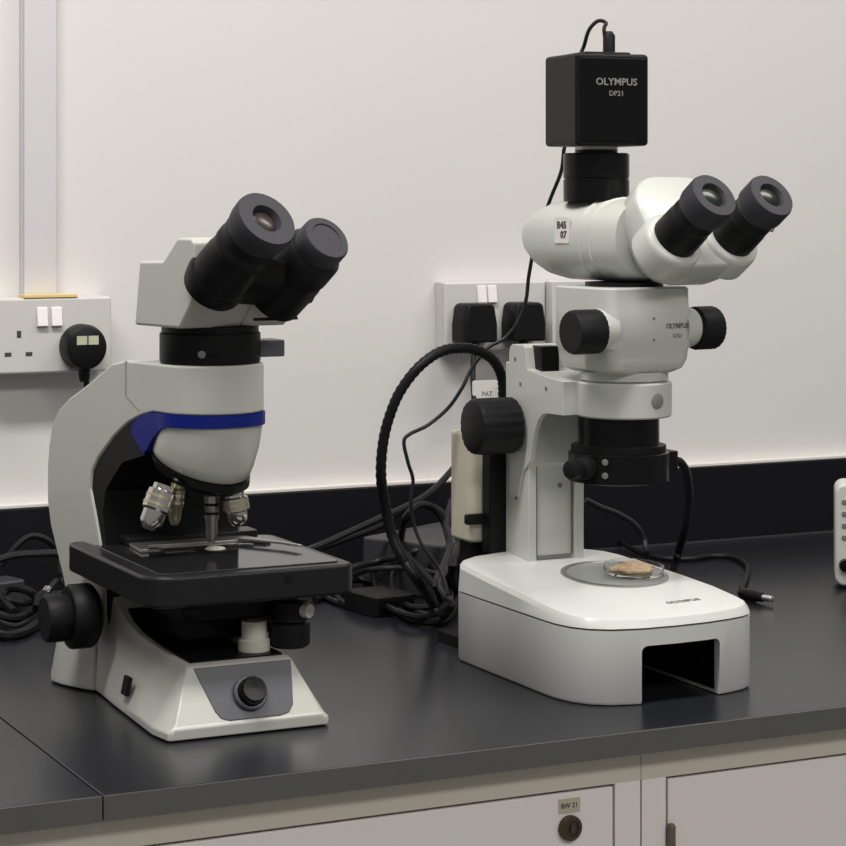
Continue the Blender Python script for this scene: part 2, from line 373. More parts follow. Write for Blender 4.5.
# stage
def arc(cx, cy, r, a0, a1, n=8): return [(cx + r*math.cos(math.radians(a0+(a1-a0)*k/n)), cy + r*math.sin(math.radians(a0+(a1-a0)*k/n))) for k in range(n+1)]
sp_ = arc(-.054,.018,.0220,180,270) + arc(.083,.008,.012,270,360) + arc(.085,.162,.010,0,90) + [(-.050,.172),(-.0590,.178)] + [(-.0600,.196)] + arc(-.0680,.1965,.0080,0,180)
s = MB(); s.prism(sp_, .1005, .1245, 'z'); s.build('stage', 'stage', CM, bevel=.003, seg=3)
MB().rbox(-.063, .086, .008, .164, .1245, .1256, .006, 5).build('stage_plate', 'stageplate', CM, bevel=.001)
MB().lathe((.018,.105,.1257), (0,0,1), [(0,.017),(.0004,.017)], 36).build('stage_opening', 'black', CM)
MB().lathe((.018,.105,.1261), (0,0,1), [(0,.0085),(.0012,.007),(.0020,.004),(.0022,.0)], 28).build('condenser_lens', 'frost', CM, label='pale condenser lens in the stage opening, its bright spot painted pale')  # pale colour stands for the spot of light in the opening
# slide holder on the stage
h = MB().prism([(-.040,.150),(.060,.150),(.072,.118),(.066,.114),(.052,.128),(-.030,.132),(-.036,.112),(-.043,.112)], .1257, .1285, 'z').build('slide_holder', 'steel', CM, bevel=.0006, label='metal spring slide holder')
MB().prism([(.052,.128),(.074,.092),(.080,.070),(.076,.070),(.068,.090),(.046,.126)], .1286, .1302, 'z').build('holder_finger', 'steel', h, bevel=.0004)
MB().rbox(-.040, .074, .150, .176, .1257, .1320, .003).build('holder_slide_rail', 'stage', h, bevel=.001)
MB().box(-.022, .054, .110, .1275, .1259, .1268).build('glass_slide', 'glass', CM)
MB().box(.034, .040, -.0046, -.0035, .115, .1195).build('stage_notch', 'black', CM)
# condenser and carrier under the stage
MB().rbox(-.030, .050, .050, .160, .078, .1003, .006).build('stage_bracket', 'black', CM, bevel=.002)
MB().lathe((.010,.092,.0985), (0,0,-1), [(0,.026),(.006,.026),(.008,.030),(.020,.030),(.022,.026),(.030,.024),(.032,.018)], 48, .0006, 24).build('condenser', 'black', CM)
MB().rbox(-.022, .030, .070, .160, .0600, .079, .004).build('condenser_carrier', 'black', CM, bevel=.002)
MB().lathe((-.022, .052, .088), (-.3,-1,0), [(0,.006),(.012,.006),(.013,.004)], 20).build('condenser_screw', 'gloss', CM)
MB().lathe((.028,.045,.0532), (0,0,1), [(0,.0125),(.0090,.0125),(.0100,.0100),(.024,.0100),(.0245,.0)], 32).build('field_lens', 'frost', CM, label='pale frosted light outlet on the base')
kk = MB().lathe((.0560,.040,.1003), (0,0,-1), [(0,.0075),(.008,.0075),(.009,.0145),(.024,.0145),(.025,.010),(.026,.0165),(.043,.0165),(.045,.0135)], 32, .0006, 16).build('stage_control_knob', 'knobm', CM)
MB().lathe((.064,.029,.085), (.5,-1,0), [(0,.006),(.006,.0055),(.0065,.0)], 20).build('knob_cap', 'frost', kk)
# mounting ring and lever
mr = MB().lathe((AU,AV,.2787), (0,0,1), [(0,.0395),(.0015,.0405),(.0235,.0405),(.0250,.0390),(.0298,.0390)], 56).build('mount_ring', 'black', CM)
MB().rbox(.0, .0145, -.004, .010, 0, .0125, .002).bm.free()
MB(Matrix.Translation((AU,AV,0)) @ Matrix.Rotation(math.radians(2),4,'Z')).rbox(.028, .0590, -.016, .010, .2825, .2960, .002).build('filter_slider', 'panel', CM, bevel=.001, label='dark grey slider tab at the right of the ring')
for a, m_ in ((-120, 'greyink'), (-104, 'gloss')):
    d = Vector((math.cos(math.radians(a)), math.sin(math.radians(a)), 0))
    MB().lathe(Vector((AU,AV,.2875)) + d*.0398, d, [(0,.0032),(.0006,.0032),(.0008,.0024)], 16).build('screw', m_, mr)
# binocular head turned a little to the right
HX = Matrix.Translation((AU, AV, 0)) @ Matrix.Rotation(math.radians(10), 4, 'Z')
hp = [(.0385,.3085),(.0300,.3600),(-.0080,.3610),(-.0110,.3630),(-.0310,.3795),(-.052,.3795),(-.0565,.376),(-.0565,.335),(-.050,.326),(-.034,.3085)]
link_mesh('viewing_head', mesh_of(MB(HX).prism(hp, -.0480, .0080, 'x')), 'cwhite', CM, bevel=.0025, seg=3, smooth=25)
hp2 = [(.0380,.3086),(.0330,.3400),(-.0565,.3400),(-.0565,.335),(-.050,.326),(-.034,.3086)]
link_mesh('head_side', mesh_of(MB(HX).prism(hp2, .0078, .0500, 'x')), 'cwhite', CM, bevel=.0020, seg=3, smooth=25)
def tubec(p, d, prof, name, m, parent, n=44, **k): return MB(HX).lathe(p, d, prof, n, **k).build(name, m, parent)
def ocular(bp, rp, parent, wide=.0225, cup=.025, frame=HX, lens='lens', closed=False):
    bp = Vector(bp); rp = Vector(rp); d = (rp-bp).normalized(); L = (rp-bp).length
    mk = lambda pr, nm, m_, par, **k: MB(frame).lathe(bp, d, pr, 48, **k).build(nm, m_, par)
    if closed:
        tb = mk([(-.012,wide),(L*.30,wide),(L*.34,wide*.96),(L*.42,wide*.96)], 'eyepiece_tube', 'black', parent)
        mk([(L*.40,wide*.92),(L*.44,wide*1.0),(L*.70,wide*.98),(L*.76,cup*1.08)], 'diopter_ring', 'knobm', tb)
        mk([(L*.72,cup),(L*.80,cup*1.06),(L*.97,cup*1.05),(L,cup*.98),(L,cup*.7),(L*.985,cup*.66),(L*.985,.0)], 'eyecup', 'rubber', tb)
        return tb
    tb = mk([(-.012,wide),(L*.30,wide),(L*.34,wide*.96),(L*.48,wide*.94)], 'eyepiece_tube', 'black', parent)
    mk([(L*.44,wide*.92),(L*.48,wide*.98),(L*.56,wide*.98),(L*.58,wide*.93),(L*.66,wide*.93),(L*.68,wide*.97),(L*.74,wide*.97)], 'diopter_ring', 'knobm', tb)
    mk([(L*.70,wide*.92),(L*.76,wide),(L*.84,cup*.99),(L*.96,cup*1.0),(L,cup*.96),(L*1.0,cup*.50),(L*.95,cup*.43),(L*.92,cup*.41),(L*.92,.0)], 'eyecup', 'rubber', tb)
    mk([(L*.925,cup*.40),(L*.935,cup*.40),(L*.955,cup*.28),(L*.96,.0)], 'eye_lens', lens, tb)
    return tb
ocular((-.0300,-.064,.3490), (-.0240,-.1245,.3950), CM, wide=.0235, cup=.0250)
ocular((.0300,-.060,.3395), (.0360,-.116,.3800), CM, wide=.0240, cup=.0190, closed=True)
MB(HX).lathe((-.0300,-.059,.3455), (0,-.77,.64), [(-.006,.024),(.006,.0255),(.010,.0245)], 44).build('tube_collar', 'black', CM)
MB(HX).rings([[(-.026,-.052,.328),(.046,-.052,.322),(.046,-.052,.352),(-.026,-.052,.358)],[(-.020,-.078,.336),(.050,-.078,.327),(.050,-.085,.352),(-.020,-.088,.366)],[(-.012,-.092,.350),(.040,-.092,.342),(.040,-.098,.356),(-.012,-.100,.368)]]).build('prism_housing', 'black', CM, bevel=.005, seg=3, label='black bridge between the eyepiece tubes')
MB(HX).rbox(.006, .046, -.0585, -.0560, .314, .3165, .001, axis='y').build('interpupillary_slot', 'black', CM)

# ------------------------------------------------------------------ stereo microscope (right)
SM = thing('stereo_microscope', 'white stereo zoom microscope on a bright wedge-shaped light base, at the right', 'microscope', (.985, 1.555, ZT))
BP = [(-.086,.216),(-.0865,.170),(-.0865,.110),(-.0865,.060),(-.0855,.042),(-.0810,.024),(-.0720,.010),(-.0580,.0),(-.036,-.006),(-.0265,-.007),(.0,-.008),(.03,-.0065),(.055,-.002),(.072,.003),(.083,.0095),(.090,.020),(.0925,.035),(.094,.075),(.090,.120),(.0845,.155),(.077,.205),(.070,.224),(.055,.238),(.02,.248),(-.03,.250),(-.060,.243),(-.078,.232)]
cu_, cv_ = .003, .12
def inset(f): return [(cu_ + (u-cu_)*(1-f/.088), cv_ + (v-cv_)*(1-f/.125)) for u, v in BP]
def ztop(v): return .0700 + .078*v
low = mesh_of(MB().rings([[(u,v,.0008) for u,v in inset(.001)], [(u,v,.0030) for u,v in BP], [(u,v,.0605) for u,v in BP]]))
cut = mesh_of(MB().rbox(-.0325, .0445, -.05, .19, -.02, .0475, .0055, 5, 'y'))
bs = boolean(low, cut, 'DIFFERENCE')
base = link_mesh('base', bs, 'swhite2', SM, smooth=30)
MB().rings([[(u,v,.0603) for u,v in inset(.0025)], [(u,v,.0625) for u,v in inset(.0025)]]).build('base_seam', 'greyink', SM)
MB().rings([[(u,v,.0622) for u,v in BP], [(u,v,ztop(v)-.0052) for u,v in inset(.0012)], [(u,v,ztop(v)-.0014) for u,v in inset(.0035)], [(u,v,ztop(v)) for u,v in inset(.0075)]]).build('base_cover', 'swhite2', SM, smooth=24)
s = MB(); s.box(-.0322, -.0317, .004, .188, .002, .0470); s.box(.0437, .0442, .004, .188, .004, .0470); s.box(-.0317, .0437, .004, .188, .0465, .0472); s.box(-.0317, .0437, .1850, .1880, .004, .0465)  # thin black sheets added so the white recess stays dark inside
s.build('base_recess_shade', 'black', SM, label='black sheets painting the shade inside the opening in the base front')
for u_, v_ in ((-.065,.04),(.072,.04),(-.06,.21),(.055,.21)):
    MB().lathe((u_, v_, 0), (0,0,1), [(0,.009),(.0014,.009)], 20).build('rubber_foot', 'black', SM)
# stage plate, tilted with the cover
TX = Matrix.Translation((.026,.134,ztop(.134))) @ Matrix.Rotation(math.atan(.078), 4, 'X')
MB(TX).lathe((0,0,0), (0,0,1), [(0,.0475),(.0010,.0475),(.0016,.0465),(.0016,.0435),(.0004,.0430)], 64).build('stage_ring', 'steel', SM, label='metal ring around the stage plate')
MB(TX).lathe((0,0,0), (0,0,1), [(0,.0428),(.0008,.0428)], 64).build('stage_plate', 'disc', SM, label='grey translucent stage plate')
text('maker_name', 'OLYMPUS', .0080, 'greyink', SM, Matrix.Translation((.0325,.0335,ztop(.0335)+.0002)) @ Matrix.Rotation(math.atan(.078), 4, 'X') @ Matrix.Rotation(math.radians(5), 4, 'Z'), bold=.0002)
# specimen dish and slice
PD = Matrix.Translation((.985+.0435,1.555+.131,ZT+ztop(.131)+.0018)) @ Matrix.Rotation(math.atan(.078), 4, 'X')
s = MB(PD); s.lathe((0,0,0), (0,0,1), [(0,.026),(.0012,.0262),(.0060,.0268),(.0060,.0260),(.0016,.0252),(.0014,0)], 48)
tag(s.build('petri_dish', 'glass'), 'shallow glass dish on the stage plate of the right microscope', 'dish')
s = MB(PD)
R = []
for z, f in ((.0018,1.0),(.0040,1.02),(.0056,.78),(.0066,.55),(.0092,.30),(.0098,.12)):
    R.append([(f*.0190*math.cos(2*PI*k/36)*(1+.16*math.sin(3*k*2*PI/36)+.10*math.sin(7*k*2*PI/36)+.05*math.cos(11*k*2*PI/36)), f*.015*math.sin(2*PI*k/36)*(1+.10*math.cos(5*k*2*PI/36)), z) for k in range(36)])
s.rings(R); tag(s.build('specimen', 'specimen', smooth=60), 'tan and orange specimen lying in the glass dish', 'specimen')

# column
cm_ = MB()
cm_.rbox(-.0235, -.0165, .2005, .2440, .0860, .262, .0015); MB_ = None
cm_.bm.free()
s = MB(); s.prism([(-.0235,.244),(-.0235,.2005),(-.0155,.2005),(-.0155,.2035),(.0235,.2035),(.0235,.2005),(.0335,.2005),(.0335,.244)], .0850, .262, 'z')
s.build('column', 'swhite', SM, bevel=.0008, smooth=30)
MB().box(-.0152, -.0140, .2020, .2036, .0900, .200).build('column_groove', 'greyink', SM)
MB().box(.0215, .0227, .2020, .2036, .0900, .200).build('column_groove', 'greyink', SM)
MB().box(-.0135, .0210, .2022, .2036, .0868, .0900).build('column_foot_gap', 'greyink', SM)
for u_, z_ in ((.010,.152),(.008,.2)): MB().lathe((u_, .2036, z_), (0,-1,0), [(0,.0022),(.0008,.0022)], 16).build('screw', 'greyink', SM)
for v_, z_ in ((.224,.145),(.224,.140)): MB().lathe((-.0234, v_, z_), (-1,0,0), [(0,.002),(.0006,.002)], 16).build('screw', 'greyink', SM)
# black rack behind the column and the cream side box
MB().rbox(-.0390, -.020, .2445, .262, .0880, .200, .002).build('rear_rail', 'black', SM, bevel=.001, label='black vertical rail behind the column')
# focusing carriage with gusset
car = [(.2340,.2720),(.2320,.2765),(.2280,.2790),(.2080,.2790),(.2040,.2770),(.2000,.2580),(.160,.2530),(.135,.2515),(.135,.2220),(.1640,.2215),(.1720,.2200),(.1800,.2140),(.1860,.2040),(.1900,.1930),(.1925,.1840),(.1950,.1760),(.2100,.1640),(.2150,.150),(.2170,.142),(.2340,.142)]
cr = mesh_of(MB().prism(car, -.0255, .0355, 'x'))
cutter = mesh_of(MB().box(-.0205, .031, .10, .1985, .10, .2210))
cr = boolean(cr, cutter, 'DIFFERENCE')
link_mesh('focus_carriage', cr, 'swhite', SM, bevel=.0012, smooth=30)
MB().rbox(-.017, .001, .188, .206, .2560, .2790, .001).build('carriage_block', 'gloss', SM, bevel=.0005, label='black block on top of the carriage')
for v_, z_ in ((.222,.266),(.2120,.244),(.165,.2435),(.225,.198)):
    MB().lathe((-.0254, v_, z_), (-1,0,0), [(0,.0019),(.0006,.0019)], 16).build('screw', 'greyink', SM)
for sgn, u0 in ((-1,-.026),(1,.036)):
    kb = MB().lathe((u0, .222, .2065), (sgn,0,0), [(0,.018),(.002,.0235),(.004,.0255),(.039,.0255),(.043,.0240),(.0450,.020),(.0450,.0)], 56, .0008, 20).build('focus_knob', 'knobm', SM)
# ring holder
RU, RV = .026, .118
MB().lathe((RU,RV,.2215), (0,0,1), [(0,.0400),(.0015,.0415),(.0290,.0415),(.0305,.0400),(.0305,.036)], 64).build('ring_holder', 'swhite', SM)
MB().lathe((RU,RV,.2515), (0,0,1), [(0,.0360),(.0020,.0360),(.0022,.0385),(.0095,.0385)], 64).build('holder_collar', 'swhite', SM)
a = math.radians(-78); d = Vector((math.cos(a), math.sin(a), 0))
sg = MB().lathe(Vector((RU,RV,.2370)) + d*.0410, d, [(0,.0068),(.0010,.0068),(.0014,.0060),(.0014,.0)], 28).build('badge', 'badgegrey', SM, label='round grey badge on the ring holder')
# zoom body
def rr(u0,u1,v0,v1,r,z,n=5):
    P=[]
    for cx, cy, t in ((u1-r,v1-r,0),(u0+r,v1-r,1),(u0+r,v0+r,2),(u1-r,v0+r,3)):
        for k in range(n+1):
            t_=(t+k/n)*PI/2; P.append((cx+r*math.cos(t_), cy+r*math.sin(t_), z))
    return P
BX = Matrix.Translation((.026,.118,0)) @ Matrix.Rotation(math.radians(4), 4, 'Z')
MB(BX).rings([rr(-.036,.034,-.036,.040,.018,.2605), rr(-.042,.040,-.040,.044,.015,.2640), rr(-.0435,.0425,-.0425,.046,.013,.2720), rr(-.044,.0430,-.0425,.046,.012,.2800), rr(-.0455,.0435,-.0440,.046,.010,.2830), rr(-.0455,.0435,-.0440,.046,.010,.3140),rr(-.0455,.0425,-.0430,.046,.010,.3180), rr(-.0455,.0420,-.0430,.046,.010,.3330), rr(-.044,.0405,-.0415,.0445,.009,.3345)]).build('zoom_body', 'swhite', SM, smooth=35)
MB().lathe((RU,RV,.3340), (0,0,1), [(0,.034),(.0040,.034)], 48).build('body_gap', 'black', SM)
for sgn in (-1, 1):
    c = MB(BX).lathe((sgn*.040, -.028, .2985), (sgn,0,0), [(-.004,.0185),(.006,.0180),(.011,.0165),(.012,.0160)], 44).build('knob_shroud', 'swhite', SM)
    MB(BX).lathe((sgn*(.0460 if sgn < 0 else .0530), -.028, .2975), (sgn,0,0), [(0,.0165),(.002,.0190),(.026 if sgn < 0 else .0215,.0190),(.0290 if sgn < 0 else .0240,.0175),(.0290 if sgn < 0 else .0240,.0)], 48, .0006, 24).build('zoom_knob', 'knobm', SM)
text('maker_name', 'OLYMPUS', .0060, 'greyink', SM, BX @ face_front(.0245, -.0443, .3010), bold=.0002, sx=.9)
text('model_name', 'SZ61', .0048, 'greyink', SM, BX @ face_front(.0250, -.0443, .2925))
for z in (.308,.2895): MB(BX).lathe((.000,-.0438,z), (0,-1,0), [(0,.0012),(.0006,.0012)], 12).build('screw', 'greyink', SM)
# trinocular head
KX = Matrix.Translation((.031, .150, 0)) @ Matrix.Rotation(math.radians(8), 4, 'Z')
def se(v, w, z0, z1, n=44, e=2.8, zc=.5):
    P = []
    for k in range(n):
        a = 2*PI*k/n; c, s_ = math.cos(a), math.sin(a)
        P.append((w*math.copysign(abs(c)**(2/e), c), v, (z0+z1)/2 + (z1-z0)/2*math.copysign(abs(s_)**(2/e), s_)))
    return P
secs = [(.123,.0010,.3795,.3825),(.116,.010,.3710,.3870),(.100,.0230,.3580,.3950),(.080,.0330,.3475,.4030),(.060,.0400,.3410,.4085),(.040,.0445,.3382,.4105),(.015,.0470,.3380,.4110),(-.015,.0475,.3380,.4110),(-.040,.0475,.3380,.4110),(-.052,.0465,.3385,.4110),(-.062,.044,.3420,.4100)]
hd = MB(KX).rings([se(*q, e=2.5) for q in secs]).build('viewing_head', 'swhite', SM, smooth=60)
ai = math.radians(36)
FX = KX @ Matrix.Translation((.0110,-.103,.3745)) @ Matrix.Rotation(PI/2-ai, 4, 'X')     # z along the eyepiece tubes, y up the sloping face
def slab(f, n, y0=-.0250, y1=.0690, w=.0505, r=.034):
    P = rr(-w+.0050, w+.0050, y0, y1, r, n, 10); cy = .015
    return [(x*f, cy + (y-cy)*f, z) for x, y, z in P]
MB(FX).rings([slab(.70,-.046), slab(.90,-.036), slab(.98,-.026), slab(1.0,-.018), slab(1.0,-.004), slab(.985,-.001), slab(.95,0)]).build('prism_block', 'swhite', SM, smooth=50)
for i, bu in enumerate((-.0270, .0370)):
    MB(FX).lathe((bu,0,-.020), (0,0,1), [(0,.0275),(.0195,.0275),(.0235,.0262),(.0250,.0240),(.0250,.0205)], 56).build('tube_collar', 'swhite', SM, smooth=50)
    tb = MB(FX).lathe((bu,0,0), (0,0,1), [(.002,.0205),(.026,.0200),(.032,.0185)], 44).build('eyepiece_tube', 'black', SM)
    MB(FX).lathe((bu,0,0), (0,0,1), [(.028,.0175),(.031,.0195),(.036,.0195),(.038,.0182),(.042,.0182),(.044,.0192)], 44).build('diopter_ring', 'knobm', tb)
    MB(FX).lathe((bu,0,0), (0,0,1), [(.042,.0180),(.0445,.0205),(.048,.0215),(.0635,.0215),(.0660,.0205),(.0662,.0120),(.0640,.0105),(.0620,.0100),(.0620,0)], 48).build('eyecup', 'rubber', tb)
    MB(FX).lathe((bu,0,0), (0,0,1), [(.0622,.0095),(.0628,.0095),(.0640,.0060),(.0645,.0)], 36).build('eye_lens', 'lensg', tb, label='green coated eyepiece lens')
    if i == 1: MB(FX).lathe((bu+.0185,-.006,.0290), (.9,-.3,0), [(0,.0035),(.006,.0035),(.0065,0)], 16).build('set_screw', 'chrome', tb)
for v_ in (-.016, -.030):
    MB(KX).rings([se(v_+.0015, .0474, .3378, .4112, e=2.5), se(v_, .0488, .3374, .4122, e=2.5), se(v_-.0015, .0474, .3378, .4112, e=2.5)]).build('head_ridge', 'swhite', hd, smooth=60)
# paper sticker on the side of the head
SX = KX @ Matrix.Translation((-.0470,.0080,.3830)) @ Matrix.Rotation(math.radians(1.5), 4, 'Z')
stk = MB(SX).rbox(-.0009, .0001, -.010, .010, -.0115, .0115, .001, axis='x').build('asset_sticker', 'paper', hd, label='small white sticker with dark writing')
text('sticker_writing', 'B45\n  07', .0085, 'ink', stk, SX @ Matrix.Translation((-.0010,0,0)) @ Matrix.Rotation(PI/2,4,'X').to_4x4() @ Matrix.Rotation(0,4,'Z') if False else SX @ Matrix.Translation((-.0010,0,0)) @ Matrix(((0,0,-1,0),(0,-1,0,0),(-1,0,0,0),(0,0,0,1))) @ Matrix.Rotation(PI/2,4,'Z'), bold=.0003)
# photo port
CU, CV = .0185, .153
MB().lathe((CU,CV,.4140), (0,0,1), [(-.006,.0290),(.0015,.0292),(.0130,.0292),(.0135,.0285),(.0148,.0285),(.0152,.0292),(.0355,.0292),(.0367,.0280),(.0367,.0190),(.0400,.0190)], 56).build('photo_port', 'gloss', SM, label='black camera adapter tube')
MB().lathe((CU,CV,.4515), (0,0,1), [(0,.0150),(.0020,.0190),(.0053,.0190)], 44).build('mount_thread', 'steel', SM)

# camera
DC = thing('microscope_camera', 'black cube camera on top of the right microscope', 'camera', (.985+CU, 1.555+CV, ZT+.4580), None, math.radians(-4))
s = MB(); s.box(-.0355,.0355,-.0325,.0325,-.0012,.0790); s.build('camera_body', 'black', DC, bevel=.0035, seg=3)
MB().box(-.0320,.0320,-.0333,-.0320,.0030,.0750).build('front_cover', 'gloss', DC, bevel=.0006)
MB().rbox(-.020,.024,-.020,.020,.0791,.0812,.002).build('connector_plate', 'black', DC, bevel=.001)
text('maker_name', 'OLYMPUS', .0088, 'whiteink', DC, face_front(.0030, -.0336, .0540), bold=.0001, sx=1.05)
text('model_name', 'DP21', .0065, 'whiteink', DC, face_front(.0030, -.0336, .0440))
tag(MB().tube([(1.0226, 1.7200, 1.4362), (1.0216, 1.7200, 1.4433), (1.0185, 1.7200, 1.4611), (1.0218, 1.7220, 1.4676), (1.0158, 1.7260, 1.4694), (1.0101, 1.7320, 1.4616), (1.0107, 1.7420, 1.4480), (1.0188, 1.7650, 1.4370), (1.0229, 1.7850, 1.4015), (1.0216, 1.7900, 1.3694), (1.0230, 1.8000, 1.3559), (1.0255, 1.8100, 1.3357), (1.0278, 1.8350, 1.3097), (1.0266, 1.8600, 1.2718), (1.0272, 1.8750, 1.2381), (1.0267, 1.8800, 1.2140), (1.0207, 1.8850, 1.1928), (1.0093, 1.8900, 1.1775), (0.9935, 1.8950, 1.1681), (0.9788, 1.9000, 1.1491), (0.9681, 1.9000, 1.1303), (0.9557, 1.9050, 1.1113), (0.9369, 1.9100, 1.0955), (0.9178, 1.9100, 1.0878), (0.9115, 1.9100, 1.0805), (0.9157, 1.9100, 1.0613), (0.9210, 1.9100, 1.0440), (0.9189, 1.9100, 1.0251), (0.9221, 1.9100, 1.0012), (0.9277, 1.9000, 0.9804), (0.9397, 1.8900, 0.9602), (0.9381, 1.8700, 0.9398)], .0018, n=8).build('camera_cable', 'cable2'), 'thin black cable falling from the camera down behind the right microscope', 'cable')
tag(MB().lathe([(1.0225, 1.7180, 1.4379)][0], (0,0,1), [(-.004,.0055),(.018,.0055),(.022,.0030)], 20).build('cable_plug', 'cable'), 'black plug of the camera cable on top of the cube camera', 'plug')

# ring illuminator below the zoom body
RL = thing('ring_light', 'black ring light clamped below the lens of the right microscope', 'lamp', (.985+.0215, 1.555+.120, ZT+.1650))
MB().lathe((0,0,0), (0,0,1), [(0,.034),(.001,.0440),(.0250,.0440),(.0260,.0425),(.0260,.0355),(.0565,.0355)], 60).build('lamp_housing', 'gloss', RL)
MB().lathe((0,0,-.0003), (0,0,-1), [(0,.0335),(.0006,.0335),(.0006,.024),(0,.024)], 48).build('diffuser', 'seam', RL)
MB().lathe((0,0,.0262), (0,0,1), [(0,.0415),(.0055,.0415),(.0065,.0370)], 60, .0008, 30).build('clamp_ring', 'black', RL)
dl = Vector((-.93,-.37,0))
cs = MB().lathe(Vector((0,0,.0150)) + dl*.043, dl, [(0,.0100),(.008,.0100),(.010,.0055),(.016,.0055),(.017,.0080),(.0245,.0080),(.0255,.006)], 28).build('clamp_screw', 'knobm', RL)
for z in (.009,.0205): MB().lathe(Vector((-.0315,-.0305,z)), (-.7,-.72,0), [(-.002,.0028),(.0012,.0028),(.0014,.002)], 18).build('screw', 'steel', RL)
MB().rbox(.040,.056,-.010,.010,.006,.024,.003).build('cable_exit', 'black', RL, bevel=.001)
tag(MB().tube([(1.0645, 1.6800, 1.0776), (1.0760, 1.6850, 1.0765), (1.0930, 1.7000, 1.0624), (1.1274, 1.7500, 1.0320), (1.1691, 1.8200, 0.9973), (1.1866, 1.8600, 0.9665), (1.1959, 1.8800, 0.9512), (1.2974, 2.0476, 0.9060)], .0040).build('ring_light_cable', 'cable'), 'black cable hanging from the ring light down behind the light base', 'cable')

# cream box behind the column
PB = thing('lamp_supply_box', 'tall cream plastic box standing behind the black rail of the right microscope', 'power supply', (.985-.031, 1.555+.287, ZT))
MB().rbox(-.0195,.0195,-.0230,.0200,.095,.196,.008,6,'z').build('box_body', 'cream', PB, bevel=.004, seg=3)
MB().rbox(-.012,.016,-.014,.014,.010,.096,.003).build('box_stand', 'black', PB)
MB().rbox(-.030,.030,-.024,.024,0,.0102,.004).build('box_foot', 'black', PB, bevel=.001)
MB().rbox(-.0255,-.006,-.0300,-.0232,.113,.1225,.002,axis='y').build('cable_clip', 'black', PB, bevel=.001)
cu2 = tag(MB().tube([(1.1506, 2.2260, 1.1514), (1.1472, 2.2220, 1.1405), (1.1424, 2.2150, 1.1265), (1.1372, 2.2050, 1.1107), (1.1307, 2.1900, 1.0899), (1.1177, 2.1600, 1.0492), (1.1046, 2.1300, 0.9883), (1.0918, 2.1100, 0.9276)], .0030).build('plug_cord', 'cable'), 'black cord hanging from the left plug of the right socket', 'cable')
tg = MB().rbox(1.130,1.163,2.190,2.193,ZT+.180,ZT+.211,.003,axis='y').build('cord_tag', 'paper'); tag(tg, 'white paper tag with faint grey writing on the plug cord', 'tag')
text('tag_writing', 'PAT', .0075, 'greyink', tg, face_front(1.147, 2.1898, ZT+.196))
tag(MB().tube([(1.2131, 2.2260, 1.1497), (1.2058, 2.2150, 1.1415), (1.1767, 2.1800, 1.1244), (1.1440, 2.1400, 1.0933), (1.1154, 2.1000, 1.0231), (1.0952, 2.0800, 0.9527)], .0030).build('plug_cord', 'cable'), 'black cord dropping from the right plug, hidden behind the microscope column', 'cable')

# thick ribbed light cable
tag(MB().tube([(0.9752, 1.8400, 1.0581), (0.9757, 1.8350, 1.0958), (0.9751, 1.8300, 1.1241), (0.9730, 1.8280, 1.1447), (0.9630, 1.8250, 1.1610), (0.9459, 1.8220, 1.1709), (0.9263, 1.8200, 1.1743), (0.9049, 1.8200, 1.1713), (0.8836, 1.8200, 1.1583), (0.8680, 1.8250, 1.1377), (0.8593, 1.8300, 1.1150), (0.8547, 1.8350, 1.0894), (0.8550, 1.8400, 1.0598), (0.8637, 1.8500, 1.0309), (0.8707, 1.8500, 1.0030), (0.8781, 1.8400, 0.9810), (0.8954, 1.8400, 0.9569), (0.9713, 1.9625, 0.9100)], .0052, n=12, sub=8, rib=.0007).build('light_cable', 'cable'), 'thick ribbed black cable arching above the cables between the two microscopes', 'cable')

# ------------------------------------------------------------------ things on the bench between the microscopes
AD = thing('power_adapter', 'flat dark grey box lying behind the cable tangle by the wall', 'power adapter', (1.085, 2.15, ZT), None, math.radians(28))
MB().rbox(-.105,.095,-.060,.045,0,.056,.006).build('adapter_body', 'adapter', AD, bevel=.003)
MB().box(-.100,.090,-.0608,-.0595,.003,.051).build('adapter_side_shade', 'gloss', AD)  # black sheet over the front face, painting it in shade below the lighter top
A2 = thing('switch_box', 'small dark grey box half under the cables beside the compound microscope', 'power adapter', (.935, 2.02, ZT), None, math.radians(8))
MB().rbox(-.022,.026,-.030,.030,0,.020,.004).build('box_body', 'black', A2, bevel=.002)
MB().box(-.018,.022,-.0306,-.0298,.004,.016).build('box_face', 'gloss', A2)

def cab(pts, r, m, lab, rib=0): return tag(MB().tube(pts, r, n=8).build('cable', m), lab, 'cable', None)
cab([(0.8680, 2.0600, 0.9573), (0.8962, 2.0800, 0.9597), (0.9261, 2.0800, 0.9699), (0.9654, 2.0800, 0.9838), (0.9986, 2.0900, 0.9919), (1.0350, 2.1100, 1.0010), (1.0650, 2.1300, 1.0140), (1.1006, 2.1600, 1.0305), (1.1204, 2.1700, 1.0416)], .0036, 'cable2', 'grey cable slanting up across the grey box towards the cream box')
cab([(0.9092, 2.1000, 0.9540), (0.9406, 2.1000, 0.9622), (0.9804, 2.1000, 0.9741), (0.9976, 2.1000, 0.9855), (1.0207, 2.1000, 0.9914), (1.0391, 2.0900, 0.9863), (1.0415, 2.0600, 0.9692), (1.0292, 2.0200, 0.9448)], .0030, 'cable', 'black cable lying beside the slanting grey cable on the grey box')
lab_t = ['black looped cable in the tangle, its loop nearest the white light base','black cable loop at the front of the tangle','thin grey cable crossing the middle of the tangle','black cable arching at the top of the tangle','black cable coiled flat at the left of the tangle','grey cable running along the back of the tangle','grey cable winding down beside the cream box', 'black cable curling close to the corner of the light base','thin grey cable lying left in the tangle beside the stage','black cable dipping lowest in the tangle']
def zc(z): return z
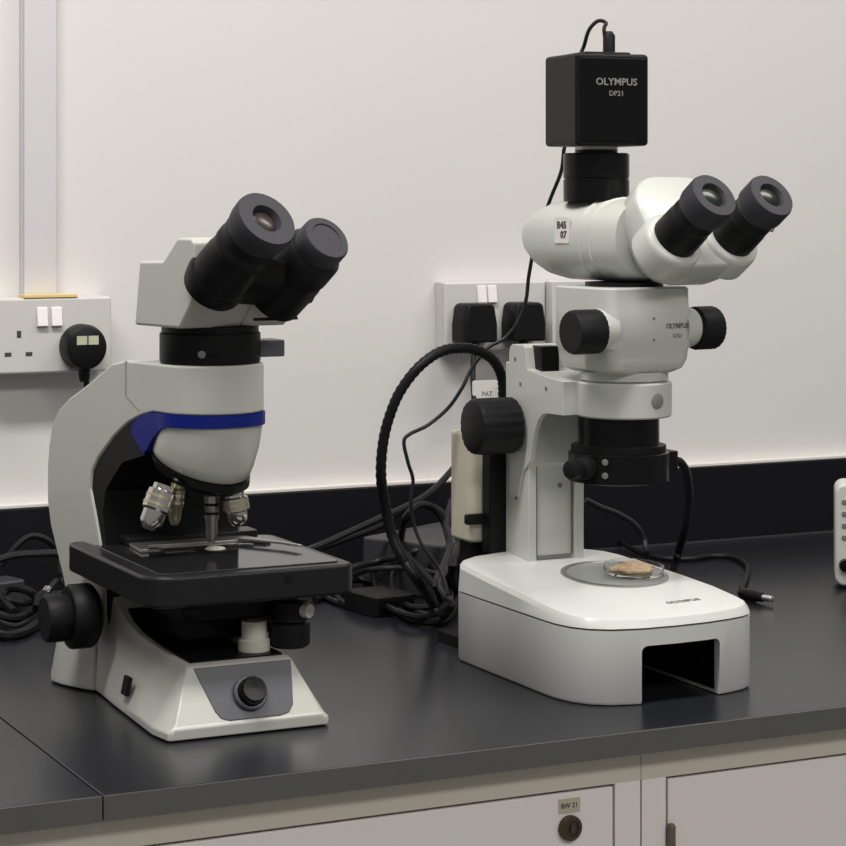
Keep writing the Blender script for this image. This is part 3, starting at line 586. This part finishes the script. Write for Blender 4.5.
tangle = [
 ([(0.9910, 1.9600, 0.9560), (0.9546, 1.9200, 0.9403), (0.9473, 1.8800, 0.9281), (0.9609, 1.9326, 0.9060), (0.9557, 1.9706, 0.9060), (0.9569, 2.0189, 0.9060), (0.9752, 2.0938, 0.9070), (1.0112, 2.1685, 0.9120), (1.0127, 2.1317, 0.9300), (1.0168, 2.0801, 0.9350), (1.0045, 2.0090, 0.9300), (0.9985, 1.9860, 0.9120), (0.9486, 1.9252, 0.9140)], .0032, 'cable2'),
 ([(1.0037, 2.1080, 0.9340), (0.9755, 2.0702, 0.9260), (0.9631, 2.0415, 0.9140), (0.9514, 1.9843, 0.9100), (0.9659, 1.9648, 0.9120), (0.9825, 1.9806, 0.9220), (0.9864, 2.0179, 0.9340), (0.9896, 2.0592, 0.9440), (1.0009, 2.1070, 0.9500)], .0034, 'cable'),
 ([(0.9726, 2.1844, 0.9060), (0.9572, 2.0868, 0.9300), (0.9771, 2.0569, 0.9350), (0.9937, 2.0212, 0.9350), (1.0108, 2.0059, 0.9300), (1.0160, 2.0029, 0.9180)], .0026, 'cable2'),
 ([(1.0150, 2.1367, 0.9450), (0.9699, 2.0300, 0.9878), (0.9867, 2.0300, 1.0019), (1.0070, 2.0300, 0.9936), (1.0134, 2.0200, 0.9712), (0.9977, 1.9800, 0.9477), (1.0102, 2.0183, 0.9100)], .0040, 'cable'),
 ([(0.8957, 2.0865, 0.9040), (0.9234, 2.1119, 0.9040), (0.9486, 2.1128, 0.9040), (0.9577, 2.0755, 0.9040), (0.9425, 2.0259, 0.9040), (0.9199, 2.0245, 0.9040), (0.9134, 2.0589, 0.9050), (0.9284, 2.1106, 0.9100), (0.9632, 2.1351, 0.9120), (0.9785, 2.1132, 0.9100), (0.9710, 2.0631, 0.9080)], .0036, 'cable'),
 ([(0.9405, 2.1511, 0.9060), (0.9369, 2.0967, 0.9300), (0.9729, 2.1085, 0.9340), (0.9933, 2.0861, 0.9420), (1.0154, 2.0772, 0.9500), (1.0496, 2.0968, 0.9450), (1.0442, 2.0584, 0.9300)], .0034, 'cable2'),
 ([(1.0280, 2.0400, 1.0034), (1.0111, 2.0200, 0.9814), (1.0056, 2.0000, 0.9643), (0.9839, 1.9700, 0.9502), (0.9553, 1.9300, 0.9387), (0.9891, 1.9783, 0.9080)], .0036, 'cable2'),
 ([(0.9841, 1.9400, 0.9740), (0.9625, 1.9100, 0.9556), (1.0308, 2.0342, 0.9100), (0.9725, 1.9386, 0.9060), (0.9454, 1.9231, 0.9050), (0.9372, 1.9502, 0.9050), (0.9471, 2.0051, 0.9050)], .0042, 'cable'),
 ([(0.9170, 2.1282, 0.9040), (0.9112, 2.0789, 0.9040), (0.9183, 2.0501, 0.9040), (0.9429, 2.0508, 0.9060), (0.9461, 2.0241, 0.9060)], .0030, 'cable2'),
 ([(0.9756, 2.1218, 0.9340), (0.9633, 2.0877, 0.9140), (0.9363, 2.0102, 0.9100), (0.9251, 1.9430, 0.9120), (0.9406, 1.9242, 0.9100), (0.9691, 1.9449, 0.9140), (1.0009, 1.9974, 0.9200)], .0032, 'cable'),
]
for (p_, r_, m_), l_ in zip(tangle, lab_t): cab(p_, r_, m_, l_)
# cables at the right behind the light base
cab([(1.1744, 2.0200, 0.9973), (1.1913, 2.0200, 0.9890), (1.2132, 2.0200, 0.9803), (1.2328, 2.0200, 0.9686), (1.2451, 2.0200, 0.9530), (1.2488, 2.0200, 0.9337), (1.3039, 2.1112, 0.9060)], .0030, 'cable2', 'dark cable arching behind the column, against the upstand')
cab([(1.1895, 2.0800, 0.9679), (1.3574, 2.3252, 0.9120), (1.3644, 2.2856, 0.9120), (1.3519, 2.2152, 0.9060), (1.3528, 2.1602, 0.9045), (1.3812, 2.1419, 0.9040), (1.4187, 2.1477, 0.9040), (1.4310, 2.1256, 0.9040), (1.4113, 2.0726, 0.9040), (1.3649, 2.0064, 0.9040), (1.3222, 1.9510, 0.9050), (1.3004, 1.9152, 0.9060)], .0030, 'cable', 'black cable curving round the right of the light base to a silver-tipped plug')
PL = [(1.2988, 1.9128, 0.9065), (1.3035, 1.8910, 0.9065)]
dpl = (Vector(PL[1])-Vector(PL[0])).normalized()
pj = thing('cable_connector', 'black connector with silver tip on the worktop right of the light base', 'connector', PL[0])
MB().lathe((0,0,0), dpl, [(-.006,.0035),(0,.0062),(.016,.0062),(.020,.0050),(.026,.0048)], 20).build('grip', 'plug', pj)
MB().lathe(dpl*.026, dpl, [(0,.0034),(.0125,.0034),(.0135,.002)], 18).build('metal_tip', 'silverplug', pj, label='silver metal tip')

# tangle at the left edge
lt = ['black cable arching high behind the left microscope, at the left edge','dark cable running level behind the left microscope arm','grey cable looping towards the silver plug at the left edge','black cable lying lowest at the left edge','black cable bundled in the middle of the left edge tangle','thin grey cable curling under the silver plug']
ltang = [
 ([(0.5873, 2.1500, 0.9511), (0.6053, 2.1500, 0.9705), (0.6194, 2.1500, 0.9785), (0.6357, 2.1500, 0.9724), (0.6479, 2.1500, 0.9568), (0.6439, 2.1300, 0.9363), (0.6591, 2.1200, 0.9170)], .0032, 'cable'),
 ([(0.5693, 2.1200, 0.9597), (0.5909, 2.1200, 0.9649), (0.6138, 2.1200, 0.9653), (0.6389, 2.1200, 0.9636), (0.6693, 2.1200, 0.9536)], .0040, 'cable2'),
 ([(0.5811, 2.1640, 0.9200), (0.5989, 2.1557, 0.9160), (0.6165, 2.1537, 0.9120), (0.6330, 2.1513, 0.9200), (0.6460, 2.1573, 0.9300), (0.6656, 2.1742, 0.9300)], .0034, 'cable2'),
 ([(0.5528, 2.0588, 0.9050), (0.5627, 2.0323, 0.9050), (0.5876, 2.0528, 0.9050), (0.6200, 2.1106, 0.9060), (0.6498, 2.1561, 0.9120), (0.6780, 2.1807, 0.9160)], .0048, 'cable'),
 ([(0.5727, 2.1326, 0.9120), (0.5799, 2.0944, 0.9100), (0.5965, 2.0978, 0.9100), (0.6206, 2.1330, 0.9140), (0.6164, 2.1464, 0.9240), (0.6035, 2.1652, 0.9260), (0.5918, 2.1590, 0.9180), (0.5877, 2.1012, 0.9140)], .0042, 'cable'),
 ([(0.5733, 2.0987, 0.9060), (0.5815, 2.0721, 0.9060), (0.6066, 2.1054, 0.9060), (0.6274, 2.1424, 0.9100)], .0026, 'cable2'),
]
for (p_, r_, m_), l_ in zip(ltang, lt): cab(p_, r_, m_, l_)
L0 = [(0.6127, 2.0991, 0.9220), (0.6247, 2.1163, 0.9300)]
dl2 = (Vector(L0[1])-Vector(L0[0])).normalized()
pj = thing('cable_connector', 'black plug with shiny silver end in the tangle at the left edge', 'connector', L0[0])
MB().lathe((0,0,0), dl2, [(-.012,.004),(0,.0065),(.012,.0065),(.014,.0050)], 20).build('grip', 'plug', pj)
MB().lathe(dl2*.014, dl2, [(0,.0042),(.010,.0042),(.011,.003)], 18).build('metal_tip', 'silverplug', pj, label='silver metal tip')
A3 = thing('power_adapter', 'grey adapter lump lying in the cables at the left edge', 'power adapter', [(0.6021, 2.2042, 0.9030)][0], None, math.radians(15))
MB().rbox(-.030,.020,-.018,.018,0,.026,.005).build('adapter_body', 'adapter', A3, bevel=.003)

# white device at the right edge
DV = thing('control_box', 'white rounded box with grey buttons and black dial, at the right edge', 'control box', (1.4225+.060*math.cos(math.radians(35)), 1.925-.060*math.sin(math.radians(35)), ZT), None, -math.radians(35))
MB().rbox(-.0605,.060,0,.055,.0035,.1110,.010,8,'y').build('case', 'device', DV, bevel=.0035, seg=3)
for k in range(4):
    for j in range(2):
        MB().rbox(-.0535+j*.014,-.0470+j*.014,-.0014,.0005,.090-k*.0125,.0945-k*.0125,.0012,axis='y').build('button', 'greyink', DV, bevel=.0004)
MB().lathe((-.0500,0,.0260), (0,-1,0), [(0,.0068),(.008,.0062),(.0085,0)], 28).build('dial', 'gloss', DV)
for x in (-.045,.045):
    for y in (.012,.048): MB().lathe((x,y,0), (0,0,1), [(0,.006),(.0036,.006)], 16).build('rubber_foot', 'black', DV)

# ------------------------------------------------------------------ lights
def area(name, loc, sx, sy, e, col=(1,.965,.93), rot=(0,0,0)):
    l = bpy.data.lights.new(name, 'AREA'); l.shape = 'RECTANGLE'; l.size = sx; l.size_y = sy; l.energy = e; l.color = col
    o = bpy.data.objects.new(name, l); COL.objects.link(o); o.location = loc; o.rotation_euler = rot; return o
area('ceiling_tube', (.15, 1.30, 2.66), 1.2, .25, 35)
area('ceiling_tube', (1.95, 1.30, 2.66), 1.2, .25, 19)
area('ceiling_tube', (1.0, -.6, 2.66), 2.4, .6, 46)
w = bpy.data.worlds.new('room_glow'); SC.world = w; w.use_nodes = True
w.node_tree.nodes['Background'].inputs['Color'].default_value = (1, .97, .94, 1)
w.node_tree.nodes['Background'].inputs['Strength'].default_value = .24

# ------------------------------------------------------------------ camera
cd = bpy.data.cameras.new('camera'); cam = bpy.data.objects.new('camera', cd); COL.objects.link(cam)
cam.location = (0, 0, ZT + .405); cam.rotation_euler = (PI/2, 0, -math.radians(26))
cd.sensor_width = 36; cd.lens = 36*2234/846; cd.shift_y = -(423-205)/846; cd.clip_start = .05
SC.camera = cam
SC.view_settings.view_transform = 'Standard'; SC.view_settings.look = 'None'
SC.view_settings.exposure = 0; SC.view_settings.gamma = 1; SC.view_settings.use_curve_mapping = False
